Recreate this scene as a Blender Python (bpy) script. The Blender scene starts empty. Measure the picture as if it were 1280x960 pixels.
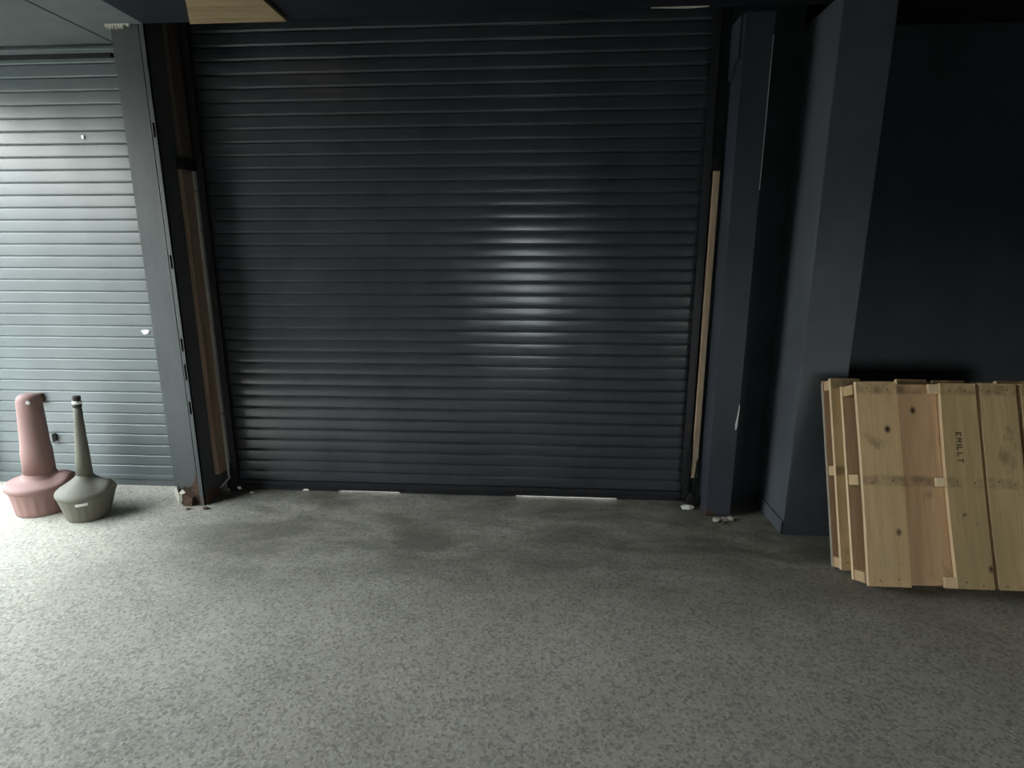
import bpy, bmesh, math, random
from mathutils import Vector, Matrix

random.seed(7)
S = bpy.context.scene
COL = S.collection
R = math.radians

# ------------------------------------------------------------------ helpers
class MB:
    """collects shapes and links them as one mesh object"""
    def __init__(self): self.bm = bmesh.new()
    def box(self, x0, x1, y0, y1, z0, z1, bev=0.0, mi=0):
        r = bmesh.ops.create_cube(self.bm, size=1.0)
        vs = r['verts']
        for v in vs:
            v.co = Vector((x0 + (v.co.x + .5) * (x1 - x0), y0 + (v.co.y + .5) * (y1 - y0), z0 + (v.co.z + .5) * (z1 - z0)))
        fs = {f for v in vs for f in v.link_faces}
        for f in fs: f.material_index = mi
        if bev > 0:
            es = list({e for v in vs for e in v.link_edges})
            bmesh.ops.bevel(self.bm, geom=es, offset=bev, segments=2, affect='EDGES', profile=.6)
        return self
    def poly(self, pts, d, axis='y', mi=0):
        """extrude a closed outline of (u, v); axis y: u=x, v=z from d[0] to d[1]; axis x: u=y, v=z; axis z: u=x, v=y"""
        def P(u, v, w):
            return {'y': (u, w, v), 'x': (w, u, v), 'z': (u, v, w)}[axis]
        a = [self.bm.verts.new(P(u, v, d[0])) for u, v in pts]
        b = [self.bm.verts.new(P(u, v, d[1])) for u, v in pts]
        n = len(pts)
        fs = [self.bm.faces.new(a), self.bm.faces.new(b[::-1])]
        for i in range(n):
            fs.append(self.bm.faces.new((a[i], b[i], b[(i + 1) % n], a[(i + 1) % n])))
        for f in fs: f.material_index = mi
        return self
    def lathe(self, prof, seg=48, cx=0, cy=0, fn=None, cap=True):
        rings = []
        for r, z in prof:
            ring = []
            for i in range(seg):
                a = 2 * math.pi * i / seg
                rr = r * (fn(a, z) if fn else 1)
                ring.append(self.bm.verts.new((cx + rr * math.cos(a), cy + rr * math.sin(a), z)))
            rings.append(ring)
        for k in range(len(rings) - 1):
            for i in range(seg):
                f = self.bm.faces.new((rings[k][i], rings[k][(i + 1) % seg], rings[k + 1][(i + 1) % seg], rings[k + 1][i]))
                f.smooth = True
        if cap:
            self.bm.faces.new(rings[0][::-1]); self.bm.faces.new(rings[-1])
        return self
    def tube(self, pts, r, seg=10):
        pts = [Vector(p) for p in pts]
        rings = []
        for i, p in enumerate(pts):
            t = (pts[min(i + 1, len(pts) - 1)] - pts[max(i - 1, 0)]).normalized()
            u = t.cross(Vector((0, 0, 1)))
            if u.length < 1e-3: u = t.cross(Vector((1, 0, 0)))
            u.normalize(); w = t.cross(u)
            rr = r[i] if isinstance(r, (list, tuple)) else r
            rings.append([self.bm.verts.new(p + (u * math.cos(a) + w * math.sin(a)) * rr) for a in [2 * math.pi * k / seg for k in range(seg)]])
        for k in range(len(rings) - 1):
            for i in range(seg):
                f = self.bm.faces.new((rings[k][i], rings[k][(i + 1) % seg], rings[k + 1][(i + 1) % seg], rings[k + 1][i])); f.smooth = True
        self.bm.faces.new(rings[0][::-1]); self.bm.faces.new(rings[-1])
        return self
    def ico(self, c, r, sub=1, squash=(1, 1, 1), jit=0.0, rnd=random):
        res = bmesh.ops.create_icosphere(self.bm, subdivisions=sub, radius=1)
        for v in res['verts']:
            k = 1 + rnd.uniform(-jit, jit)
            v.co = Vector((c[0] + v.co.x * r * squash[0] * k, c[1] + v.co.y * r * squash[1] * k, c[2] + v.co.z * r * squash[2] * k))
        return self
    def build(self, name, mats, parent=None, recalc=True):
        if recalc: bmesh.ops.recalc_face_normals(self.bm, faces=self.bm.faces)
        me = bpy.data.meshes.new(name); self.bm.to_mesh(me); self.bm.free()
        for m in (mats if isinstance(mats, (list, tuple)) else [mats]): me.materials.append(m)
        o = bpy.data.objects.new(name, me); COL.objects.link(o)
        if parent: o.parent = parent
        return o

def tag(o, label=None, cat=None, group=None, kind=None):
    if label: o['label'] = label
    if cat: o['category'] = cat
    if group: o['group'] = group
    if kind: o['kind'] = kind
    return o

def empty(name, loc=(0, 0, 0), rot=(0, 0, 0)):
    o = bpy.data.objects.new(name, None); COL.objects.link(o)
    o.location = loc; o.rotation_euler = rot; o.empty_display_size = .1
    return o

# ------------------------------------------------------------------ materials
class NT:
    def __init__(self, name):
        self.m = bpy.data.materials.new(name); self.m.use_nodes = True
        self.t = self.m.node_tree; self.t.nodes.clear()
        self.out = self.n('ShaderNodeOutputMaterial'); self.b = self.n('ShaderNodeBsdfPrincipled')
        self.l(self.b.outputs[0], self.out.inputs[0])
    def n(self, ty, **kw):
        x = self.t.nodes.new(ty)
        for k, v in kw.items(): setattr(x, k, v)
        return x
    def l(self, a, b): self.t.links.new(a, b)
    def coord(self, which='Object', scale=(1, 1, 1), loc=(0, 0, 0), rnd=False):
        tc = self.n('ShaderNodeTexCoord'); mp = self.n('ShaderNodeMapping')
        mp.inputs['Scale'].default_value = scale; mp.inputs['Location'].default_value = loc
        if rnd:
            oi = self.n('ShaderNodeObjectInfo'); mul = self.n('ShaderNodeMath', operation='MULTIPLY'); mul.inputs[1].default_value = 37.0
            self.l(oi.outputs['Random'], mul.inputs[0])
            add = self.n('ShaderNodeVectorMath', operation='ADD')
            self.l(tc.outputs[which], add.inputs[0]); self.l(mul.outputs[0], add.inputs[1])
            self.l(add.outputs[0], mp.inputs['Vector'])
        else:
            self.l(tc.outputs[which], mp.inputs['Vector'])
        return mp.outputs[0]
    def noise(self, vec, scale=5, detail=4, rough=.55, dist=0.0):
        x = self.n('ShaderNodeTexNoise'); x.inputs['Scale'].default_value = scale; x.inputs['Detail'].default_value = detail
        x.inputs['Roughness'].default_value = rough; x.inputs['Distortion'].default_value = dist
        self.l(vec, x.inputs['Vector']); return x.outputs['Fac']
    def voro(self, vec, scale):
        x = self.n('ShaderNodeTexVoronoi'); x.inputs['Scale'].default_value = scale
        self.l(vec, x.inputs['Vector']); return x
    def ramp(self, fac, stops):
        x = self.n('ShaderNodeValToRGB'); e = x.color_ramp.elements
        while len(e) < len(stops): e.new(.5)
        for el, (p, c) in zip(e, stops):
            el.position = p; el.color = (*c, 1) if len(c) == 3 else c
        self.l(fac, x.inputs[0]); return x.outputs[0]
    def g(self, fac, a, b):
        return self.ramp(fac, [(a, (0, 0, 0)), (b, (1, 1, 1))])
    def mix(self, fac, a, b, mode='MIX'):
        x = self.n('ShaderNodeMix', data_type='RGBA', blend_type=mode)
        for s, v in ((x.inputs[0], fac), (x.inputs[6], a), (x.inputs[7], b)):
            if hasattr(v, 'links'): self.l(v, s)
            elif isinstance(v, (int, float)): s.default_value = v
            else: s.default_value = (*v, 1)
        return x.outputs[2]
    def math(self, op, a, b):
        x = self.n('ShaderNodeMath', operation=op)
        for s, v in ((x.inputs[0], a), (x.inputs[1], b)):
            if hasattr(v, 'links'): self.l(v, s)
            else: s.default_value = v
        return x.outputs[0]
    def done(self, color, rough=.6, metal=0.0, bump=None, bs=.3, bd=.01, spec=.5):
        for s, v in ((self.b.inputs['Base Color'], color), (self.b.inputs['Roughness'], rough)):
            if hasattr(v, 'links'): self.l(v, s)
            elif isinstance(v, (int, float)): s.default_value = v
            else: s.default_value = (*v, 1)
        self.b.inputs['Metallic'].default_value = metal
        self.b.inputs['Specular IOR Level'].default_value = spec
        if bump is not None:
            bn = self.n('ShaderNodeBump'); bn.inputs['Strength'].default_value = bs; bn.inputs['Distance'].default_value = bd
            self.l(bump, bn.inputs['Height']); self.l(bn.outputs[0], self.b.inputs['Normal'])
        return self.m

def paint(name, base, var=.25, rough=.5, spec=.4, chips=None, bs=.15):
    n = NT(name); v = n.coord('Object')
    big = n.noise(v, 2.2, 5, .6)
    col = n.mix(n.g(big, .3, .7), [c * (1 - var) for c in base], [c * (1 + var) for c in base])
    fine = n.noise(v, 60, 3, .6)
    if chips:
        sp = n.noise(v, 9, 6, .65)
        col = n.mix(n.g(sp, chips[0], chips[0] + .02), col, chips[1])
    return n.done(col, rough, 0, fine, bs, .004, spec)

def wood(name, light, dark, knots=True, rough=.75, grain=(14, 14, .8), grey=None, band=None):
    n = NT(name); v = n.coord('Object', grain, rnd=True)
    g1 = n.noise(v, 1.6, 5, .6, .6)
    g2 = n.noise(v, 9, 3, .6)
    col = n.mix(n.g(g1, .3, .72), dark, light)
    col = n.mix(n.math('MULTIPLY', n.g(g2, .5, .75), .35), col, [c * .62 for c in dark])
    oi = n.n('ShaderNodeObjectInfo')
    col = n.mix(n.math('MULTIPLY', oi.outputs['Random'], .38), col, (light[0] * .62, light[1] * .46, light[2] * .34))
    if grey:
        v3 = n.coord('Object', (3, 3, 1.2), rnd=True)
        col = n.mix(n.math('MULTIPLY', n.g(n.noise(v3, 1.3, 4, .6), .42, .7), .6), col, grey)
    if band:      # weathering stain where the boards are fixed to the stringers
        tc = n.n('ShaderNodeTexCoord'); sp = n.n('ShaderNodeSeparateXYZ'); n.l(tc.outputs['Object'], sp.inputs[0])
        bn = n.noise(n.coord('Object', (5, 5, 5), rnd=True), 2.2, 5, .65)
        for zc, wd in band:
            d = n.math('ABSOLUTE', n.math('SUBTRACT', sp.outputs[2], zc), 0)
            mr = n.n('ShaderNodeMapRange', interpolation_type='SMOOTHSTEP'); mr.inputs[1].default_value = wd * .5; mr.inputs[2].default_value = wd * 1.2
            mr.inputs[3].default_value = 1; mr.inputs[4].default_value = 0; n.l(d, mr.inputs[0])
            col = n.mix(n.math('MULTIPLY', n.math('MULTIPLY', mr.outputs[0], n.g(bn, .35, .6)), .6), col, (.085, .058, .035))
    if knots:
        v2 = n.coord('Object', (1, 1, .75), rnd=True)
        vo = n.voro(v2, 5.2)
        kn = n.ramp(vo.outputs['Distance'], [(.03, (1, 1, 1)), (.10, (0, 0, 0))])
        sel = n.n('ShaderNodeSeparateColor'); n.l(vo.outputs['Color'], sel.inputs[0])
        kn = n.math('MULTIPLY', kn, n.math('GREATER_THAN', sel.outputs[0], .5))
        col = n.mix(kn, col, (.035, .018, .008))
        st = n.noise(n.coord('Object', (1, 1, .6), rnd=True), 7, 5, .7)
        col = n.mix(n.math('MULTIPLY', n.g(st, .62, .72), .45), col, (.07, .05, .03))
    return n.done(col, rough, 0, g2, .25, .003, .25)

def steel_worn(name, base, rust, lo, hi, rough=.6, metal=.0, axis=2, z0=None, z1=None):
    """paint with rust; the rust gathers where object z lies between z1 (none) and z0 (full)"""
    n = NT(name); v = n.coord('Object')
    f = n.noise(v, 11, 6, .68)
    if z0 is not None:
        tc = n.n('ShaderNodeTexCoord'); sp = n.n('ShaderNodeSeparateXYZ'); n.l(tc.outputs['Object'], sp.inputs[0])
        mr = n.n('ShaderNodeMapRange'); mr.inputs[1].default_value = z0; mr.inputs[2].default_value = z1
        mr.inputs[3].default_value = .28; mr.inputs[4].default_value = 0.0
        n.l(sp.outputs[2], mr.inputs[0]); f = n.math('ADD', f, mr.outputs[0])
    r2 = n.mix(n.noise(v, 30, 4, .6), rust, [c * .35 for c in rust])
    big = n.noise(n.coord('Object', (1, 1, .35)), 5, 5, .6)
    bcol = n.mix(n.g(big, .3, .7), [c * .8 for c in base], [c * 1.2 for c in base])
    col = n.mix(n.g(f, lo, hi), bcol, r2)
    return n.done(col, rough, metal, n.noise(v, 45, 4, .6), .3, .004, .4)

# floor: worn ground concrete with exposed grains
def floor_mat():
    n = NT('worn_concrete'); v = n.coord('Object')
    big = n.noise(v, .55, 6, .6, .4)
    mid = n.noise(v, 3.2, 6, .65)
    fine = n.noise(v, 105, 3, .7)
    grain = n.voro(v, 98)
    sc = n.n('ShaderNodeSeparateColor'); n.l(grain.outputs['Color'], sc.inputs[0])
    col = n.mix(n.g(big, .3, .7), (.40, .373, .305), (.51, .482, .41))
    col = n.mix(n.math('MULTIPLY', n.g(mid, .42, .7), .4), col, (.24, .23, .19))
    col = n.mix(n.math('MULTIPLY', n.g(sc.outputs[0], .45, .95), .6), col, (.15, .147, .13))
    col = n.mix(n.math('MULTIPLY', n.g(sc.outputs[1], .72, .98), .4), col, (.62, .61, .57))
    col = n.mix(n.math('MULTIPLY', n.g(fine, .52, .68), .45), col, (.16, .155, .135))
    # darker blotchy band along the foot of the big door
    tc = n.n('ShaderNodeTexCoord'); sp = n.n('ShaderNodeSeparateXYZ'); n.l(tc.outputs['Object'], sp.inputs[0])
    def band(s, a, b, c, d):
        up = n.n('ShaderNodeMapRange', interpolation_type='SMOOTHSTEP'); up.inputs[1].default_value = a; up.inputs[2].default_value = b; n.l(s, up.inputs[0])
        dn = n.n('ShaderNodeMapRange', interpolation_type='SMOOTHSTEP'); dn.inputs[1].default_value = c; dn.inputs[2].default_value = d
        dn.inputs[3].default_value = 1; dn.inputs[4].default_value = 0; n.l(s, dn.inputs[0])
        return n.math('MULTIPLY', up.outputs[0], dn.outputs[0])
    dark_band = n.math('MULTIPLY', band(sp.outputs[0], -2.75, -1.75, 2.8, 3.8), band(sp.outputs[1], -1.7, -.6, 1, 2))
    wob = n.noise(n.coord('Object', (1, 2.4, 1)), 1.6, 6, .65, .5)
    dark_band = n.math('MULTIPLY', dark_band, n.g(wob, .15, .6))
    col = n.mix(n.math('MULTIPLY', dark_band, .8), col, (.068, .062, .046))
    # pale scuffs and dark scratches
    sv = n.coord('Object', (1.0, 3.2, 1)); 
    sc1 = n.noise(sv, 5.5, 5, .7, 1.2)
    col = n.mix(n.math('MULTIPLY', n.g(sc1, .66, .73), .35), col, (.42, .41, .37))
    sv2 = n.coord('Object', (2.6, 1.2, 1), (4, 2, 0))
    sc2 = n.noise(sv2, 4.5, 5, .7, 1.6)
    col = n.mix(n.math('MULTIPLY', n.g(sc2, .69, .73), .6), col, (.06, .057, .05))
    h = n.math('ADD', n.math('MULTIPLY', fine, .6), n.math('MULTIPLY', mid, .7))
    return n.done(col, .8, 0, h, .55, .006, .25)

M = {}
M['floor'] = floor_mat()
M['ground'] = paint('pale_yard_concrete', (.42, .42, .39), .1, .9, .1)
M['sky_cut'] = paint('sky_cut_wall_paint', (.24, .24, .22), .15, .9, .1)
M['bounce_white'] = paint('bounce_wall_white', (.80, .80, .77), .06, .9, .1)
M['ground_dimmer'] = paint('dark_dimmer_ground', (.13, .13, .125), .15, .9, .1)
M['navy'] = paint('navy_black_wall_paint', (.04, .045, .052), .25, .5, .4)
M['navy_dark'] = paint('black_navy_wall_paint', (.034, .045, .050), .25, .6, .3)
M['pier'] = paint('charcoal_pier_paint', (.098, .108, .124), .2, .5, .35)
M['ceil'] = paint('charcoal_ceiling_paint', (.105, .115, .115), .25, .7, .2, (.74, (.35, .36, .35)))
M['ceil_dark'] = paint('near_black_paint', (.012, .013, .018), .3, .8, .2)
M['door_dark'] = paint('black_door_enamel', (.043, .047, .056), .22, .2, 1.0, bs=.02)
M['door_pale'] = paint('pale_grey_door_enamel', (.098, .112, .113), .12, .36, .5, (.77, (.75, .77, .75)), bs=.06)
M['post'] = steel_worn('grey_post_paint', (.080, .087, .088), (.16, .075, .035), .70, .78, .55, z0=0.0, z1=.22)
M['post_dark'] = steel_worn('navy_post_paint', (.044, .051, .066), (.12, .07, .04), .72, .8, .5, z0=0.0, z1=.12)
M['rust'] = steel_worn('rusted_steel', (.11, .062, .038), (.035, .02, .014), .40, .62, .85)
M['flake'] = paint('pale_paint_flake', (.62, .58, .50), .2, .7, .2)
M['chip'] = paint('scraped_white_and_gap_light', (.80, .80, .78), .15, .6, .3)
M['guide'] = steel_worn('grimy_guide_steel', (.030, .030, .034), (.10, .07, .045), .60, .72, .5, .3)
M['galv'] = steel_worn('dull_bare_steel', (.55, .53, .50), (.17, .11, .07), .58, .72, .45, .5)
M['black'] = paint('black_rubber_and_shade', (.012, .012, .012), .3, .7, .3)  # clamps and torn guide feet, also shade painted into gap and slots
M['batten_l'] = wood('weathered_batten', (.44, .34, .27), (.19, .135, .10), True, .8)
M['batten_r'] = wood('tan_batten', (.70, .56, .40), (.46, .33, .21), False, .7)
M['jamb'] = wood('dark_dusty_jamb', (.17, .145, .125), (.08, .066, .056), False, .8)
M['ply'] = wood('bare_plywood', (.42, .32, .19), (.22, .155, .085), True, .75, grain=(.9, 12, 12))
M['pal_f'] = wood('pallet_board_olive', (.86, .64, .36), (.66, .46, .24), True, .8, grey=(.46, .37, .20), band=((.50, .028), (.955, .03)))
M['pal_d'] = wood('pallet_board_weathered', (.66, .50, .27), (.46, .33, .165), True, .8, grey=(.36, .29, .15), band=((.50, .028), (.955, .03)))
M['pal_r'] = wood('pallet_board_red', (.78, .55, .33), (.58, .38, .215), True, .8, band=((.50, .03), (.955, .025)))
M['pal_g'] = wood('pallet_greyed_end', (.50, .48, .42), (.36, .34, .29), False, .8)
M['pal_s'] = wood('pallet_stringer', (.80, .60, .36), (.66, .48, .28), False, .8, grain=(.8, 14, 14))
M['pal_e'] = wood('pallet_lit_edge', (.93, .76, .50), (.82, .63, .40), False, .8)  # paler wood for left-facing edges: side light put into the colour
M['stamp'] = paint('black_ink_stamp', (.15, .11, .065), .3, .9, .1)
M['nail'] = steel_worn('rusty_nail_heads', (.05, .04, .035), (.08, .045, .03), .5, .6, .6, .4)
M['pink'] = paint('faded_pink_plastic', (.26, .155, .14), .12, .62, .3, bs=.1)
M['beige'] = paint('dusty_beige_plastic', (.155, .147, .118), .12, .62, .3, bs=.1)
M['hole'] = paint('dark_opening_lining', (.05, .045, .04), .2, .7, .2)
M['label'] = paint('white_sticker', (.82, .82, .80), .05, .5, .3)
M['brownblock'] = wood('brown_latch_wood', (.20, .13, .075), (.12, .07, .04), False)
M['greymetal'] = paint('grey_latch_metal', (.13, .13, .13), .2, .5, .5)
M['rubble'] = paint('crumbled_mortar', (.44, .41, .34), .3, .95, .1)
M['rubble_d'] = paint('dark_grit', (.09, .08, .065), .3, .95, .1)

# ------------------------------------------------------------------ the room
CZ = 2.83                     # ceiling
XL, XR, YR = -4.04, 4.4, -5.4
BY0, BY1 = -.12, -2.7         # daylight bay in the left wall
DX0, DX1 = -2.20, .945        # main door opening

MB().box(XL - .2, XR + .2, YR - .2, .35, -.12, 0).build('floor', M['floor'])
tag(bpy.data.objects['floor'], 'worn grey concrete floor with a coarse speckled surface', 'floor', kind='structure')
g = MB().box(-60, 60, -60, 60, -.3, -.122).build('ground', M['ground'])
tag(g, 'pale concrete yard outside the building', 'ground', kind='structure')

o = MB().box(-8.6, -8.2, -9, 7, -.13, 2.55).box(-8.65, -8.15, -9, 7, 2.55, 2.63).build('wall_sky_cut', M['sky_cut'])  # unseen wall added to cut low sky light from the bay
tag(o, 'added unseen wall across the yard, cutting low sky light from the bay', 'wall', kind='structure')

o = MB().box(-3.9, 8, -30, YR - .21, -.125, -.04).build('ground_dimmer', M['ground_dimmer'])  # dark ground added out of view to dim the rear hatch
tag(o, 'dark unseen ground added to dim the light entering the rear hatch', 'ground', kind='structure')

o = MB().box(-7.5, 1.5, -9.4, -9.0, -.13, 2.9).box(-7.55, 1.55, -9.45, -8.95, 2.9, 2.98).build('wall_bounce', M['bounce_white'])  # added white wall: blocks sky and bounces light into the rear hatch
tag(o, 'added unseen white wall that blocks sky and bounces light into the rear hatch', 'wall', kind='structure')

# ceiling slab with a slot above the main door, slot walls reach higher
c = MB()
c.box(XL, XR, YR, -.31, CZ, CZ + .55)
c.box(XL, -2.245, -.31, .3, CZ, CZ + .55)
c.box(1.376, XR, -.31, .3, CZ, CZ + .55)
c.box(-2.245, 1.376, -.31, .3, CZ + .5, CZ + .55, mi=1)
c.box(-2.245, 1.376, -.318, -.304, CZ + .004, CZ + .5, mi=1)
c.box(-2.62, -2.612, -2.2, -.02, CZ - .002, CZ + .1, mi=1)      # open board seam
c.box(-2.235, 1.376, -4.2, -.30, CZ - .004, CZ + .1, mi=1)      # near-black field above the big door
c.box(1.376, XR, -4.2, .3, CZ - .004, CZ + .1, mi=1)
o = c.build('ceiling', [M['ceil'], M['ceil_dark']])
tag(o, 'dark painted ceiling with a slot above the black roll-up door', 'ceiling', kind='structure')

w = MB()
w.box(-2.43, -2.165, .032, .3, 0, CZ + .5)
w.box(.985, XR, .0, .3, 0, CZ + .5)
w.box(.885, .99, .032, .3, 0, CZ + .5)
w.box(XL, -2.43, .05, .3, 2.8, CZ + .5)
w.box(-2.2, .985, .08, .3, 2.97, CZ + .5)
o = w.build('wall_back', M['navy_dark']); tag(o, 'black navy painted wall right of the column behind the pallets', 'wall', kind='structure')

# left wall: wide bay open to daylight
w = MB()
w.box(XL - .2, XL, BY0, .3, 0, CZ + .5)
w.box(XL - .2, XL, YR, BY1, 0, CZ + .5)
w.box(XL - .2, XL, BY1, BY0, 2.62, CZ + .5)
o = w.build('wall_left', M['ceil']); tag(o, 'grey side wall with a wide bay open to daylight', 'wall', kind='structure')
o = MB().box(XR, XR + .2, YR, .3, 0, CZ + .5).build('wall_right', M['navy_dark']); tag(o, 'black navy painted side wall on the right', 'wall', kind='structure')
RX0, RX1, RZ, RS = -.82, .06, 1.6, .55
w = MB()
w.box(XL - .2, RX0, YR - .2, YR, 0, CZ + .5)
w.box(RX1, 2.75, YR - .2, YR, 0, CZ + .5)
w.box(3.85, XR + .2, YR - .2, YR, 0, CZ + .5)
w.box(2.75, 3.85, YR - .2, YR, 0, .8)  # added unseen opening that lights the pallets from the front
w.box(2.75, 3.85, YR - .2, YR, 1.5, CZ + .5)
w.box(RX0, RX1, YR - .2, YR, RZ, CZ + .5)
w.box(RX0, RX1, YR - .2, YR, 0, RS)
o = w.build('wall_rear', M['navy']); tag(o, 'navy wall behind the camera with a low open hatch and an added opening to light the pallets', 'wall', kind='structure')

# ------------------------------------------------------------------ roll-up doors
PITCH = .0762
PROFILE = [(0, .0075), (.003, .004), (.0055, .0006), (.008, -.0012), (.0095, -.0014), (.037, -.0016), (.0645, -.0014), (.066, -.0012), (.0685, .0006), (.071, .004), (.074, .0075)]
PROFILE_FLAT = [(0, .010), (.002, .004), (.004, .0008), (.007, -.0002), (.009, -.0003), (.037, -.0004), (.0655, -.0003), (.0675, -.0002), (.0705, .0008), (.0725, .004), (.0745, .010)]
def curtain(name, x0, x1, z0, z1, mat, parent, prof=PROFILE, y=0.0):
    bm = bmesh.new(); nseg = 24
    rows = []
    k = 0; z = z0
    rnd = random.Random(3)
    while z < z1:
        dy = rnd.uniform(-.0006, .0006)
        for dz, yy in prof:
            rows.append((z + dz, y + yy + dy))
        z += PITCH
    grid = []
    for zz, yy in rows:
        grid.append([bm.verts.new((x0 + (x1 - x0) * i / nseg, yy + .0016 * math.sin(i * 1.3 + zz * 2.1), zz)) for i in range(nseg + 1)])
    for a in range(len(grid) - 1):
        for i in range(nseg):
            f = bm.faces.new((grid[a][i], grid[a][i + 1], grid[a + 1][i + 1], grid[a + 1][i])); f.smooth = True
    # back sheet gives the curtain its thickness
    vs = [bm.verts.new(p) for p in ((x0, y + .02, z0), (x1, y + .02, z0), (x1, y + .02, rows[-1][0]), (x0, y + .02, rows[-1][0]))]
    bm.faces.new(vs[::-1])
    me = bpy.data.meshes.new(name); bm.to_mesh(me); bm.free()
    me.materials.append(mat)
    o = bpy.data.objects.new(name, me); COL.objects.link(o); o.parent = parent
    return o

# --- the big black door
d1 = empty('door_1', (-.63, 0, 0)); OX = -.63
tag(d1, 'large black steel roll-up door with horizontal slats, closed', 'door', kind='structure')
def rel(o, root): 
    o.matrix_parent_inverse = Matrix.Translation(-Vector(root.location)); return o
rel(curtain('curtain', DX0 + .045, DX1 - .045, .062, 3.1, M['door_dark'], d1), d1)
b = MB()      # bottom bar; two lengths are worn away so daylight slips below
segs = [(-2.15, -1.71, 0), (-1.71, -1.665, .010), (-1.665, -1.45, 0), (-1.45, -1.02, .008), (-1.02, -.22, 0), (-.22, .46, .008), (.46, .90, 0)]
for x0, x1, zz in segs: b.box(x0, x1, -.012, .014, zz, .064)
b.box(-2.15, .90, -.028, -.012, .030, .038)
rel(b.build('bottom_bar', M['guide'], d1), d1)
# guides
def guide(xa, xb, sgn):
    g = MB()
    g.box(xa, xb, -.040, -.034, .13, CZ + .2)
    g.box(xa, xb, .024, .03, .0, CZ + .2)
    if sgn < 0: g.box(xa, xa + .006, -.04, .03, .13, CZ + .2)
    else: g.box(xb - .006, xb, -.04, .03, .13, CZ + .2)
    return g
gl = rel(guide(-2.2, -2.150, -1).build('guide_rail', M['guide'], d1), d1)
gr = rel(guide(.872, .922, 1).build('guide_rail', M['guide'], d1), d1)
z = .062 + PITCH
el = None
while z < 2.75:
    if el is None:
        el = rel(MB().box(.854, .872, -.007, .004, -.009, -.002, .001).build('end_lock', M['guide'], d1), d1); el['label'] = 'small worn steel slat end'
        o = el
    else:
        o = el.copy(); COL.objects.link(o)
    o.location = (0, 0, z)
    z += PITCH
# galvanised strips, clamps, bent feet
rel(MB().box(-2.2075, -2.193, -.062, -.012, .17, 2.10).build('edge_strip', M['galv'], d1), d1)['label'] = 'bare steel strip'
rel(MB().box(-2.237, -2.208, -.14, 0, 2.17, CZ + .1, .003).build('upper_jamb', M['jamb'], d1), d1)
rel(MB().box(-2.237, -2.185, -.16, -.02, 2.10, 2.17, .006).build('clamp', M['black'], d1), d1)
rel(MB().box(.905, .950, -.06, -.02, 2.075, 2.15, .006).build('clamp', M['black'], d1), d1)
t = MB()
t.poly([(-2.225, .02), (-2.195, .0), (-2.165, .01), (-2.17, .10), (-2.185, .17), (-2.20, .24), (-2.215, .17), (-2.222, .1)], (-.05, -.035), 'y')
rel(t.build('bent_guide_foot', M['black'], d1), d1); t = MB()
t.poly([(-2.20, .0), (-2.15, .0), (-2.158, .09), (-2.175, .15), (-2.19, .06)], (-.062, -.052), 'y')
rel(t.build('bent_guide_foot', M['black'], d1), d1)
rel(MB().tube([(-2.238, -.11, .048), (-2.175, -.085, .118)], .006).build('bolt_pin', M['galv'], d1), d1)['label'] = 'bare steel bolt pin'
rel(MB().box(-2.200, -2.188, -.075, -.063, .10, .26, .002).build('bolt_rod', M['galv'], d1), d1)
t = MB()
t.poly([(.885, .03), (.905, .0), (.925, .03), (.915, .16), (.922, .32), (.908, .48), (.9, .34), (.893, .18)], (-.052, -.04), 'y')
rel(t.build('bent_guide_foot', M['black'], d1), d1); t = MB()
t.poly([(.935, .04), (.955, .02), (.965, .10), (.955, .2), (.968, .33), (.953, .30), (.945, .17)], (-.075, -.062), 'y')
rel(t.build('bent_guide_foot', M['black'], d1), d1); t = MB()
t.poly([(.90, .02), (.95, .0), (.955, .05), (.93, .085), (.91, .06)], (-.10, -.06), 'y')
rel(t.build('bent_guide_foot', M['black'], d1), d1)

# --- the pale door on the left
d2 = empty('door_2', (-3.42, .012, 0))
tag(d2, 'pale grey steel roll-up door with thin slat lines on the left', 'door', kind='structure')
inv2 = Matrix.Translation(Vector((3.42, -.012, 0)))
def rel2(o): o.matrix_parent_inverse = inv2; return o
rel2(curtain('curtain', XL + .002, -2.425, .07, 2.78, M['door_pale'], d2, PROFILE_FLAT, y=.012))
rel2(MB().box(XL + .002, -2.43, -.004, .03, 0, .052, .004).box(XL + .002, -2.43, -.012, .028, .05, .078, .003).build('bottom_bar', M['door_pale'], d2))
rel2(MB().box(XL + .002, -2.43, -.012, .03, 2.785, 2.83, .004).box(XL + .002, -2.43, -.03, -.008, 2.797, 2.812, .003).build('lintel_strip', M['door_pale'], d2))
rel2(MB().box(XL + .002, -2.66, -.010, .02, 2.762, 2.786).build('gap_shade', M['black'], d2))['label'] = 'black strip painted as the shaded gap below the lintel strip'  # solid black strip painted as the shade in the gap
rel2(MB().box(-3.56, -3.515, -.03, .012, .60, .665, .008).build('latch_block', M['brownblock'], d2))['label'] = 'small brown latch block'
rel2(MB().box(-3.52, -3.475, -.028, .012, .315, .375, .008).build('latch_block', M['greymetal'], d2))['label'] = 'small grey latch block'
t = MB()
t.poly([(-2.735, 1.107), (-2.705, 1.113), (-2.672, 1.108), (-2.69, 1.086), (-2.715, 1.08)], (.004, .010), 'y')
rel2(t.build('paint_chip', M['chip'], d2))['label'] = 'white chip where paint flaked off'; t = MB()
t.poly([(-2.940, 2.325), (-2.927, 2.33), (-2.922, 2.31), (-2.936, 2.304)], (.004, .010), 'y')
rel2(t.build('paint_chip', M['chip'], d2))['label'] = 'tiny white chip where paint flaked off'

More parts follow.
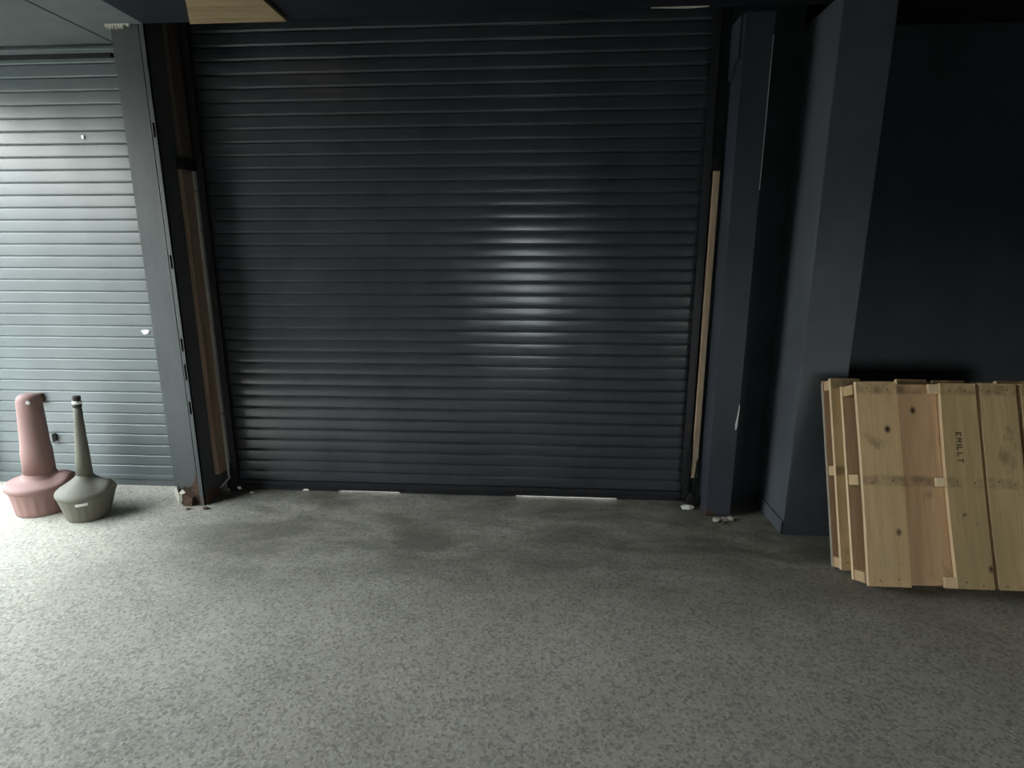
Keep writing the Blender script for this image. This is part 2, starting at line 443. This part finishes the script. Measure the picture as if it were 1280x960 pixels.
# ------------------------------------------------------------------ posts and column
PX0, PX1, PY = -2.435, -2.238, -.285
p = empty('steel_post', (-2.335, -.14, 0))
tag(p, 'grey painted steel post with a rusted foot between the two roll-up doors', 'post')
invp = Matrix.Translation(-Vector(p.location))
def relp(o): o.matrix_parent_inverse = invp; return o
b = MB()
b.box(PX0, PX0 + .008, PY, .0, .07, CZ)
b.box(PX1 - .010, PX1 - .002, PY + .01, .02, .0, CZ)
b.box(PX0 + .008, PX1 - .040, PY, PY + .008, .10, CZ)
relp(b.build('post_body', M['post'], p))
# front lip with long slots punched through it
b = MB(); z = 0.0
slots = [(.62, .70), (.84, .94), (1.02, 1.10), (1.52, 1.60), (2.25, 2.33)]
xs0, xs1 = PX1 - .030, PX1
for a, c_ in slots + [(CZ, CZ)]:
    b.box(xs0, xs1, PY - .008, PY, z, a); 
    if c_ > a:
        b.box(xs0, xs0 + .006, PY - .008, PY, a, c_); b.box(xs1 - .010, xs1, PY - .008, PY, a, c_)
    z = c_
b.box(xs1 - .006, xs1, PY - .008, PY + .03, 0, CZ)
relp(b.build('slotted_lip', M['post'], p))
relp(MB().box(PX0 + .01, PX1 - .012, PY + .04, PY + .045, 0, CZ).build('slot_shade', M['black'], p))  # black sheet: shade behind the slots and lip gap painted in
b = MB()
b.poly([(PX0 + .03, .0), (PX0 + .05, .012), (PX0 + .09, .0), (PX0 + .13, .01), (PX1 - .032, .0), (PX1 - .034, .23), (PX1 - .055, .17), (PX1 - .075, .14), (PX1 - .10, .115), (PX0 + .06, .125), (PX0 + .035, .10), (PX0 + .045, .05)], (PY - .004, PY + .006), 'y')
b.poly([(PX0 + .06, .0), (PX0 + .12, .0), (PX0 + .13, .06), (PX0 + .09, .075), (PX0 + .065, .05)], (PY - .03, PY - .004), 'y')
relp(b.build('rusted_foot', M['rust'], p))['label'] = 'rusted broken foot of the post'
b = MB()
b.poly([(PX0 - .004, .10), (PX0 + .02, .135), (PX0 + .026, .10), (PX0 + .036, .055), (PX0 + .022, .01), (PX0 + .01, .05)], (PY - .016, PY - .010), 'y')
relp(b.build('paint_flake', M['flake'], p)); b = MB()
b.poly([(PX0 + .028, .085), (PX0 + .06, .112), (PX0 + .078, .088), (PX0 + .05, .075)], (PY - .014, PY - .008), 'y')
relp(b.build('paint_flake', M['flake'], p))['label'] = 'pale paint flake curling off the foot'
b = MB(); rr = random.Random(5)
top, low = [], []
for k in range(17):
    x = PX0 - .02 + k * .0088
    top.append((x, CZ - .001)); low.append((x, CZ - .006 - (rr.uniform(.004, .026) if k % 2 else .0)))
b.poly(top + low[::-1], (PY - .018, PY - .006), 'y')
relp(b.build('cracked_top', M['flake'], p))['label'] = 'cracked pale filler at the top of the post'

QX0, QX1, QY = .99, 1.138, -.222
p2 = empty('steel_post', (1.06, -.11, 0))
tag(p2, 'dark navy steel post right of the black roll-up door', 'post')
invq = Matrix.Translation(-Vector(p2.location))
def relq(o): o.matrix_parent_inverse = invq; return o
b = MB()
b.poly([(QX0, QY), (QX1, QY), (QX1, -.002), (QX1 - .008, -.002), (QX1 - .008, QY + .008), (QX0 + .008, QY + .008), (QX0 + .008, -.03), (QX0, -.03)], (0, CZ), 'z')
relq(b.build('post_body', M['post_dark'], p2))
relq(MB().box(QX1 - .003, QX1 + .002, QY - .002, QY + .004, 1.95, 2.72).build('worn_edge', M['galv'], p2))['label'] = 'edge worn to bare metal'
b = MB(); b.poly([(QX1 - .012, .565), (QX1 - .004, .585), (QX1 + .001, .70), (QX1 - .002, .73), (QX1 - .008, .66), (QX1 - .016, .60)], (QY - .004, QY + .004), 'y')
relq(b.build('paint_chip', M['chip'], p2))['label'] = 'white scraped chip'
b = MB()
b.poly([(-.19, 2.83), (-.03, 2.83), (-.03, 2.55), (-.09, 2.55), (-.115, 2.60), (-.19, 2.62)], (QX0 - .016, QX0 - .001), 'x')
relq(b.build('gusset', M['post_dark'], p2))

KX0, KX1, KY = 1.376, 1.635, -.435
k = MB().box(KX0, KX1, KY, .0, 0, CZ + .02, .006).build('pier', M['pier'])
tag(k, 'square charcoal painted column between the right post and the pallets', 'column', kind='structure')
b = MB()
b.box(KX0 - .012, KX1 + .012, KY - .012, KY, 0, .082, .003)
b.box(KX0 - .012, KX0, KY - .012, -.002, 0, .082, .003)
o = b.build('baseboard_right', M['pier']); tag(o, 'low painted baseboard around the foot of the column', 'baseboard', kind='structure')

# battens either side of the door, plywood patch
o = MB().box(-2.237, -2.208, -.155, .0, .16, 2.12, .003).build('wooden_batten', M['batten_l'])
tag(o, 'weathered brown wooden batten upright on the left side of the black door', 'batten')
o = MB().box(.930, .966, -.05, -.002, .18, 2.075, .003).build('wooden_batten', M['batten_r'])
tag(o, 'tan wooden batten upright on the right side of the black door', 'batten')
b = MB().poly([(-1.955, -.325), (-1.42, -.325), (-1.42, -1.2), (-1.62, -1.2), (-1.80, -.60)], (CZ - .022, CZ - .0045), 'z')
o = b.build('plywood_panel', M['ply']); tag(o, 'bare plywood panel patching the ceiling above the left post', 'panel')
b = MB().poly([(.485, CZ - .004), (.57, CZ - .007), (.66, CZ - .010), (.73, CZ - .008), (.775, CZ - .005), (.73, CZ - .003), (.60, CZ - .003)], (-.326, -.312), 'y')
o = b.build('scraped_edge', M['flake']); tag(o, 'pale scraped strip on the ceiling edge above the black door', 'strip')

# ------------------------------------------------------------------ cigarette receptacles
def ribs(n, d, za, zb):
    def f(a, z):
        if za < z < zb: return 1 - d * (0.5 + .5 * math.cos(a * n)) ** 3
        return 1
    return f
def sc(prof, kr, kz=1.0): return [(a * kr, z * kz) for a, z in prof]
def lobe(b, az, h):
    """lifts the shoulder into a carrying lobe on one side"""
    for v in b.bm.verts:
        x, y, z = v.co; rad = math.hypot(x, y); d = math.cos(math.atan2(y, x) - az)
        w = max(0, d) ** 14
        v.co.z += h * w * min(1, max(0, (z - .09) / .07)) * min(1, max(0, (rad - .05) / .09))
    return b
KP = .88
r = empty('cigarette_receptacle', (-3.247, -.405, 0), (R(0), R(2.4), 0))
tag(r, 'faded pink plastic cigarette receptacle with a thick round-topped neck', 'ash receptacle', 'cigarette receptacles by the pale door')
b = MB().lathe(sc([(.158, .0), (.168, .006), (.172, .03), (.182, .09), (.192, .14), (.198, .162), (.200, .170)], KP), 72, fn=ribs(20, .03, .02, .15))
lobe(b, R(14), .05).build('bucket', M['pink'], r)
b = MB().lathe(sc([(.202, .160), (.212, .168), (.214, .182), (.210, .194), (.196, .202), (.165, .212), (.125, .221), (.108, .229), (.102, .242), (.096, .256), (.091, .27)], KP), 64)
lobe(b, R(14), .05).build('lid', M['pink'], r)
b = MB().lathe(sc([(.091, .26), (.088, .40), (.086, .42), (.082, .44), (.077, .56), (.072, .68), (.070, .735), (.065, .752), (.054, .767), (.03, .777), (.004, .779)], .93, .985), 56)
b.build('neck', M['pink'], r)
b = MB().lathe([(.009, 0), (.011, .003), (.009, .006)], 16)
h = b.build('snuff_hole', M['label'], r); az = R(-50); h.location = (.063 * math.cos(az), .063 * math.sin(az), .722); h.rotation_euler = (R(90), 0, az + R(90)); h['label'] = 'small pale round hole near the top'

KB = .80
r = empty('cigarette_receptacle', (-2.885, -.482, 0), (R(0), R(4.0), 0))
tag(r, 'dusty beige plastic cigarette receptacle with a thin tall neck', 'ash receptacle', 'cigarette receptacles by the pale door')
b = MB().lathe(sc([(.132, .0), (.142, .006), (.148, .018), (.160, .06), (.177, .11), (.189, .145), (.192, .157)], KB), 72, fn=ribs(22, .035, .025, .14))
lobe(b, R(10), .055).build('bucket', M['beige'], r)
b = MB().lathe(sc([(.191, .150), (.198, .158), (.199, .168), (.194, .179), (.175, .194), (.135, .217), (.10, .238), (.070, .260), (.054, .278), (.048, .295)], KB), 64)
lobe(b, R(10), .055).build('lid', M['beige'], r)
b = MB().lathe(sc([(.050, .29), (.044, .40), (.036, .52), (.029, .64), (.025, .735)], .88, .97), 40)
b.build('neck', M['beige'], r)
b = MB().lathe(sc([(.028, .730), (.030, .735), (.029, .75), (.025, .752), (.025, .775), (.028, .78), (.0275, .80), (.02, .803), (.004, .803)], .80, .97), 32)
b.build('mouth_cap', M['hole'], r)['label'] = 'dark metal mouth at the top of the neck'
b = MB().lathe(sc([(.0285, .752), (.0305, .756), (.0305, .767), (.0285, .771)], .80, .97), 32)
b.build('cap_ring', M['label'], r)['label'] = 'pale ring'
b = MB(); seg = 8; ring = []
for i in range(seg + 1):          # sticker bent round the front of the bucket
    a = R(-72 + 24 * i / seg)
    for zz, rad in ((.124, .183 * KB), (.143, .190 * KB)):
        for off in (0, .003):
            ring.append(b.bm.verts.new(((rad + off) * math.cos(a), (rad + off) * math.sin(a), zz + i * .0008)))
for i in range(seg):
    q = ring[i * 4:i * 4 + 8]
    for ix in ((1, 5, 7, 3), (0, 2, 6, 4), (2, 3, 7, 6), (0, 4, 5, 1)): b.bm.faces.new([q[k] for k in ix])
b.bm.faces.new([ring[k] for k in (0, 1, 3, 2)]); b.bm.faces.new([ring[k] for k in (-4, -2, -1, -3)])
b.build('sticker', M['label'], r)['label'] = 'white blank sticker'

# ------------------------------------------------------------------ pallets leaning side by side
LEAN = R(21.5); PL = .99
PROTO = {}
def pallet(loc, label, T, boards, rears, width, seed, stamp=False, yaw=0.0, inner=None, grey=False):
    """local frame: x along the pallet, z up the slope, y = 0 is the back, front face at y = -T"""
    rn = random.Random(seed)
    root = empty('wooden_pallet', loc, (-LEAN, 0, yaw))
    tag(root, label, 'pallet', 'wooden pallets leaning at the column')
    dk = .022
    for zc in (.030, PL * .505, PL - .035):
        MB().box(.004, width, -T + (2 * dk if inner else dk), -dk, zc - .026, zc + .026, .003)\
            .build('stringer', M['pal_s'], root)
    for x0, x1, m in rears:
        b = MB().box(x0, x1, -dk, 0, rn.uniform(0, .004), PL - rn.uniform(0, .006))
        for f in b.bm.faces:
            f.normal_update()
            if f.normal.x < -.9: f.material_index = 1
        b.build('back_board', [M[m], M['pal_g'] if grey and x0 == 0 else M['pal_e']], root)
    if inner:         # a board set one thickness back, with the cut ends of three cleats beside it
        MB().box(inner[0], inner[1], -T + dk, -T + 2 * dk - .002, .012, PL - .008, .002).build('inner_board', M['pal_r'], root)
        for zc, hh in ((.028, .026), (PL * .505, .022), (PL - .032, .024)):
            MB().box(inner[1] - .058, inner[1] - .003, -T + .004, -T + dk, zc - hh, zc + hh, .002).build('cleat', M['pal_e'], root)
    for x0, x1, m, bow in boards:
        b = MB(); n_ = 8
        z0, z1 = rn.uniform(0, .004), PL - rn.uniform(0, .008)
        vs = []
        for i in range(n_ + 1):
            t = i / n_; zz = z0 + (z1 - z0) * t; dx = bow * math.sin(t * math.pi) 
            vs.append([b.bm.verts.new(q) for q in ((x0 + dx, -T, zz), (x1 + dx * .4, -T, zz), (x1 + dx * .4, -T + dk, zz), (x0 + dx, -T + dk, zz))])
        for i in range(n_):
            for j in range(4):
                b.bm.faces.new((vs[i][j], vs[i][(j + 1) % 4], vs[i + 1][(j + 1) % 4], vs[i + 1][j])).material_index = 1 if j == 3 else 0
        b.bm.faces.new(vs[0][::-1]); b.bm.faces.new(vs[-1])
        bo = b.build('deck_board', [M[m], M['pal_e']], root)
        for zc in (.030, PL * .505, PL - .035):
            for fx in (.25, .72):
                xx = x0 + (x1 - x0) * (fx + rn.uniform(-.05, .05)); zz = zc + rn.uniform(-.012, .012)
                if 'nail' not in PROTO:
                    PROTO['nail'] = MB().box(-.003, .003, -.001, .002, -.003, .003).build('nail', M['nail'], bo); no = PROTO['nail']
                else:
                    no = PROTO['nail'].copy(); COL.objects.link(no); no.parent = bo
                no.location = (xx, -T, zz)
        if stamp and x0 < stamp < x1: stamped = bo
    if stamp:
        # smudged stencil letters, turned on their side and reading down the board
        E_ = [(0, 0), (0, 1), (.8, 1), (.8, .8), (.25, .8), (.25, .6), (.65, .6), (.65, .4), (.25, .4), (.25, .2), (.8, .2), (.8, 0)]
        M_ = [(0, 0), (0, 1), (.25, 1), (.45, .6), (.65, 1), (.9, 1), (.9, 0), (.68, 0), (.68, .6), (.45, .25), (.22, .6), (.22, 0)]
        I_ = [(.1, 0), (.1, 1), (.4, 1), (.4, 0)]
        L_ = [(0, 0), (0, 1), (.25, 1), (.25, .2), (.75, .2), (.75, 0)]
        T_ = [(.28, 0), (.28, .8), (0, .8), (0, 1), (.85, 1), (.85, .8), (.55, .8), (.55, 0)]
        zt = .745
        for k, (g_, hh) in enumerate([(E_, .027), (M_, .027), (I_, .027), (L_, .027), (L_, .027), (T_, .027), (I_, .018), (L_, .018)]):
            if k == 6: zt = .355
            pts = [(stamp - .013 + v * hh, zt - u * hh * .95) for u, v in g_]
            MB().poly(pts, (-T - .0012, -T + .001), 'y').build('stencil_letter', M['stamp'], stamped)
            zt -= hh * (.55 if g_ is I_ else 1.05)
    return root

pallet((1.493, -.790, 0), 'wooden pallet at the back of the leaning pair, nearest the column', .108,
       [(.0, .15, 'pal_f', 0), (.34, .49, 'pal_f', 0), (.52, .68, 'pal_f', 0), (.84, 1.0, 'pal_f', 0)],
       [(.0, .16, 'pal_r'), (.19, .34, 'pal_r'), (.38, .55, 'pal_r'), (.60, .78, 'pal_r'), (.84, 1.0, 'pal_r')], 1.0, 11, grey=True)
pallet((1.536, -.912, 0), 'wooden pallet at the front of the leaning pair with wide stained boards', .158,
       [(.0, .195, 'pal_f', .004), (.405, .572, 'pal_d', -.008), (.594, .762, 'pal_d', -.010), (.784, .945, 'pal_d', -.004), (.966, 1.15, 'pal_d', 0)],
       [(.0, .20, 'pal_r'), (.215, .41, 'pal_r'), (.425, .60, 'pal_r'), (.615, .79, 'pal_r'), (.81, .98, 'pal_r'), (1.0, 1.15, 'pal_r')], 1.15, 23, stamp=.470, inner=(.19, .41))

# ------------------------------------------------------------------ crumbs on the floor
rr = random.Random(4)
spots = [(1.035, -.30, .022, 'rubble', 'pale crumb of mortar at the foot of the right post'),
         (1.085, -.285, .017, 'rubble', 'small tan crumb of mortar beside the right post'),
         (1.125, -.275, .020, 'rubble', 'rough crumb of mortar right of the right post'),
         (1.07, -.33, .012, 'rubble_d', 'dark grit crumb in front of the right post')]
for i, (x, y, s_, m, lab) in enumerate(spots):
    o = MB().ico((0, 0, s_ * .55), s_, 2, (1.2, .9, .75), .22, rr).build('mortar_crumb', M[m])
    o.location = (x, y, 0); tag(o, lab, 'debris', 'crumbs by the right post')
o = MB().ico((0, 0, .012), .026, 2, (1.6, .8, .6), .2, rr).build('gap_light_chunk', M['chip']); o.location = (.895, -.13, 0.0)  # white lump stands in for daylight through the corner gap
tag(o, 'white lump painted as daylight through the gap at the bottom right corner of the black door', 'debris')
for x, y, s_, lab in ((-2.20, -.345, .018, 'dark rust flake on the floor in front of the left post'),
                      (-2.31, -.36, .013, 'tiny dark rust flake left of the post foot')):
    o = MB().ico((0, 0, s_ * .4), s_, 2, (1.3, .8, .45), .25, rr).build('rust_flake', M['rust']); o.location = (x, y, 0)
    tag(o, lab, 'debris', 'rust flakes by the left post')
o = MB().ico((0, 0, .008), .016, 2, (1.2, .9, .6), .25, rr).build('pebble', M['rubble']); o.location = (-2.03, -.085, 0)
tag(o, 'small grey pebble by the bottom left corner of the black door', 'debris')

# ------------------------------------------------------------------ daylight
W = bpy.data.worlds.new('World'); S.world = W; W.use_nodes = True
t = W.node_tree; t.nodes.clear()
out = t.nodes.new('ShaderNodeOutputWorld'); bg = t.nodes.new('ShaderNodeBackground')
tc = t.nodes.new('ShaderNodeTexCoord'); sp = t.nodes.new('ShaderNodeSeparateXYZ'); cr = t.nodes.new('ShaderNodeValToRGB')
t.links.new(tc.outputs['Generated'], sp.inputs[0]); t.links.new(sp.outputs[2], cr.inputs[0])
els = cr.color_ramp.elements
els[0].position = 0; els[0].color = (1.0, 1.0, .95, 1)
els[1].position = .55; els[1].color = (.83, .935, 1.0, 1)
t.links.new(cr.outputs[0], bg.inputs[0]); bg.inputs[1].default_value = 26.0
t.links.new(bg.outputs[0], out.inputs[0])
W.cycles.sampling_method = 'MANUAL'; W.cycles.sample_map_resolution = 256

def portal(name, loc, rot, sx, sy):
    l = bpy.data.lights.new(name, 'AREA'); l.shape = 'RECTANGLE'; l.size = sx; l.size_y = sy
    l.cycles.is_portal = True
    o = bpy.data.objects.new(name, l); COL.objects.link(o); o.location = loc; o.rotation_euler = rot
    return o
portal('bay_daylight', (XL - .1, (BY0 + BY1) / 2, 1.31), (0, R(-90), 0), 2.62, BY0 - BY1)
portal('hatch_daylight', ((RX0 + RX1) / 2, YR - .1, (RZ + RS) / 2), (R(90), 0, 0), RX1 - RX0, RZ - RS)

portal('pallet_fill_daylight', (3.3, YR - .1, 1.15), (R(90), 0, 0), 1.1, .7)  # daylight through the added opening, to brighten the pallets

# ------------------------------------------------------------------ camera
cam = bpy.data.cameras.new('Camera'); co = bpy.data.objects.new('Camera', cam); COL.objects.link(co)
cam.sensor_fit = 'HORIZONTAL'; cam.sensor_width = 36; cam.lens = 36 * 710 / 1280
cam.clip_start = .05; cam.clip_end = 300
co.location = (0, -3.6, 1.6)
co.rotation_euler = (R(90 - 12.8), 0, R(3.9))
S.camera = co

S.view_settings.view_transform = 'Standard'; S.view_settings.look = 'None'
S.view_settings.exposure = -0.45; S.view_settings.gamma = 1.0; S.view_settings.use_curve_mapping = False
S.cycles.max_bounces = 10; S.cycles.diffuse_bounces = 6; S.cycles.glossy_bounces = 4
S.cycles.caustics_reflective = False; S.cycles.caustics_refractive = False
S.cycles.sample_clamp_indirect = 8
S.cycles.use_denoising = True
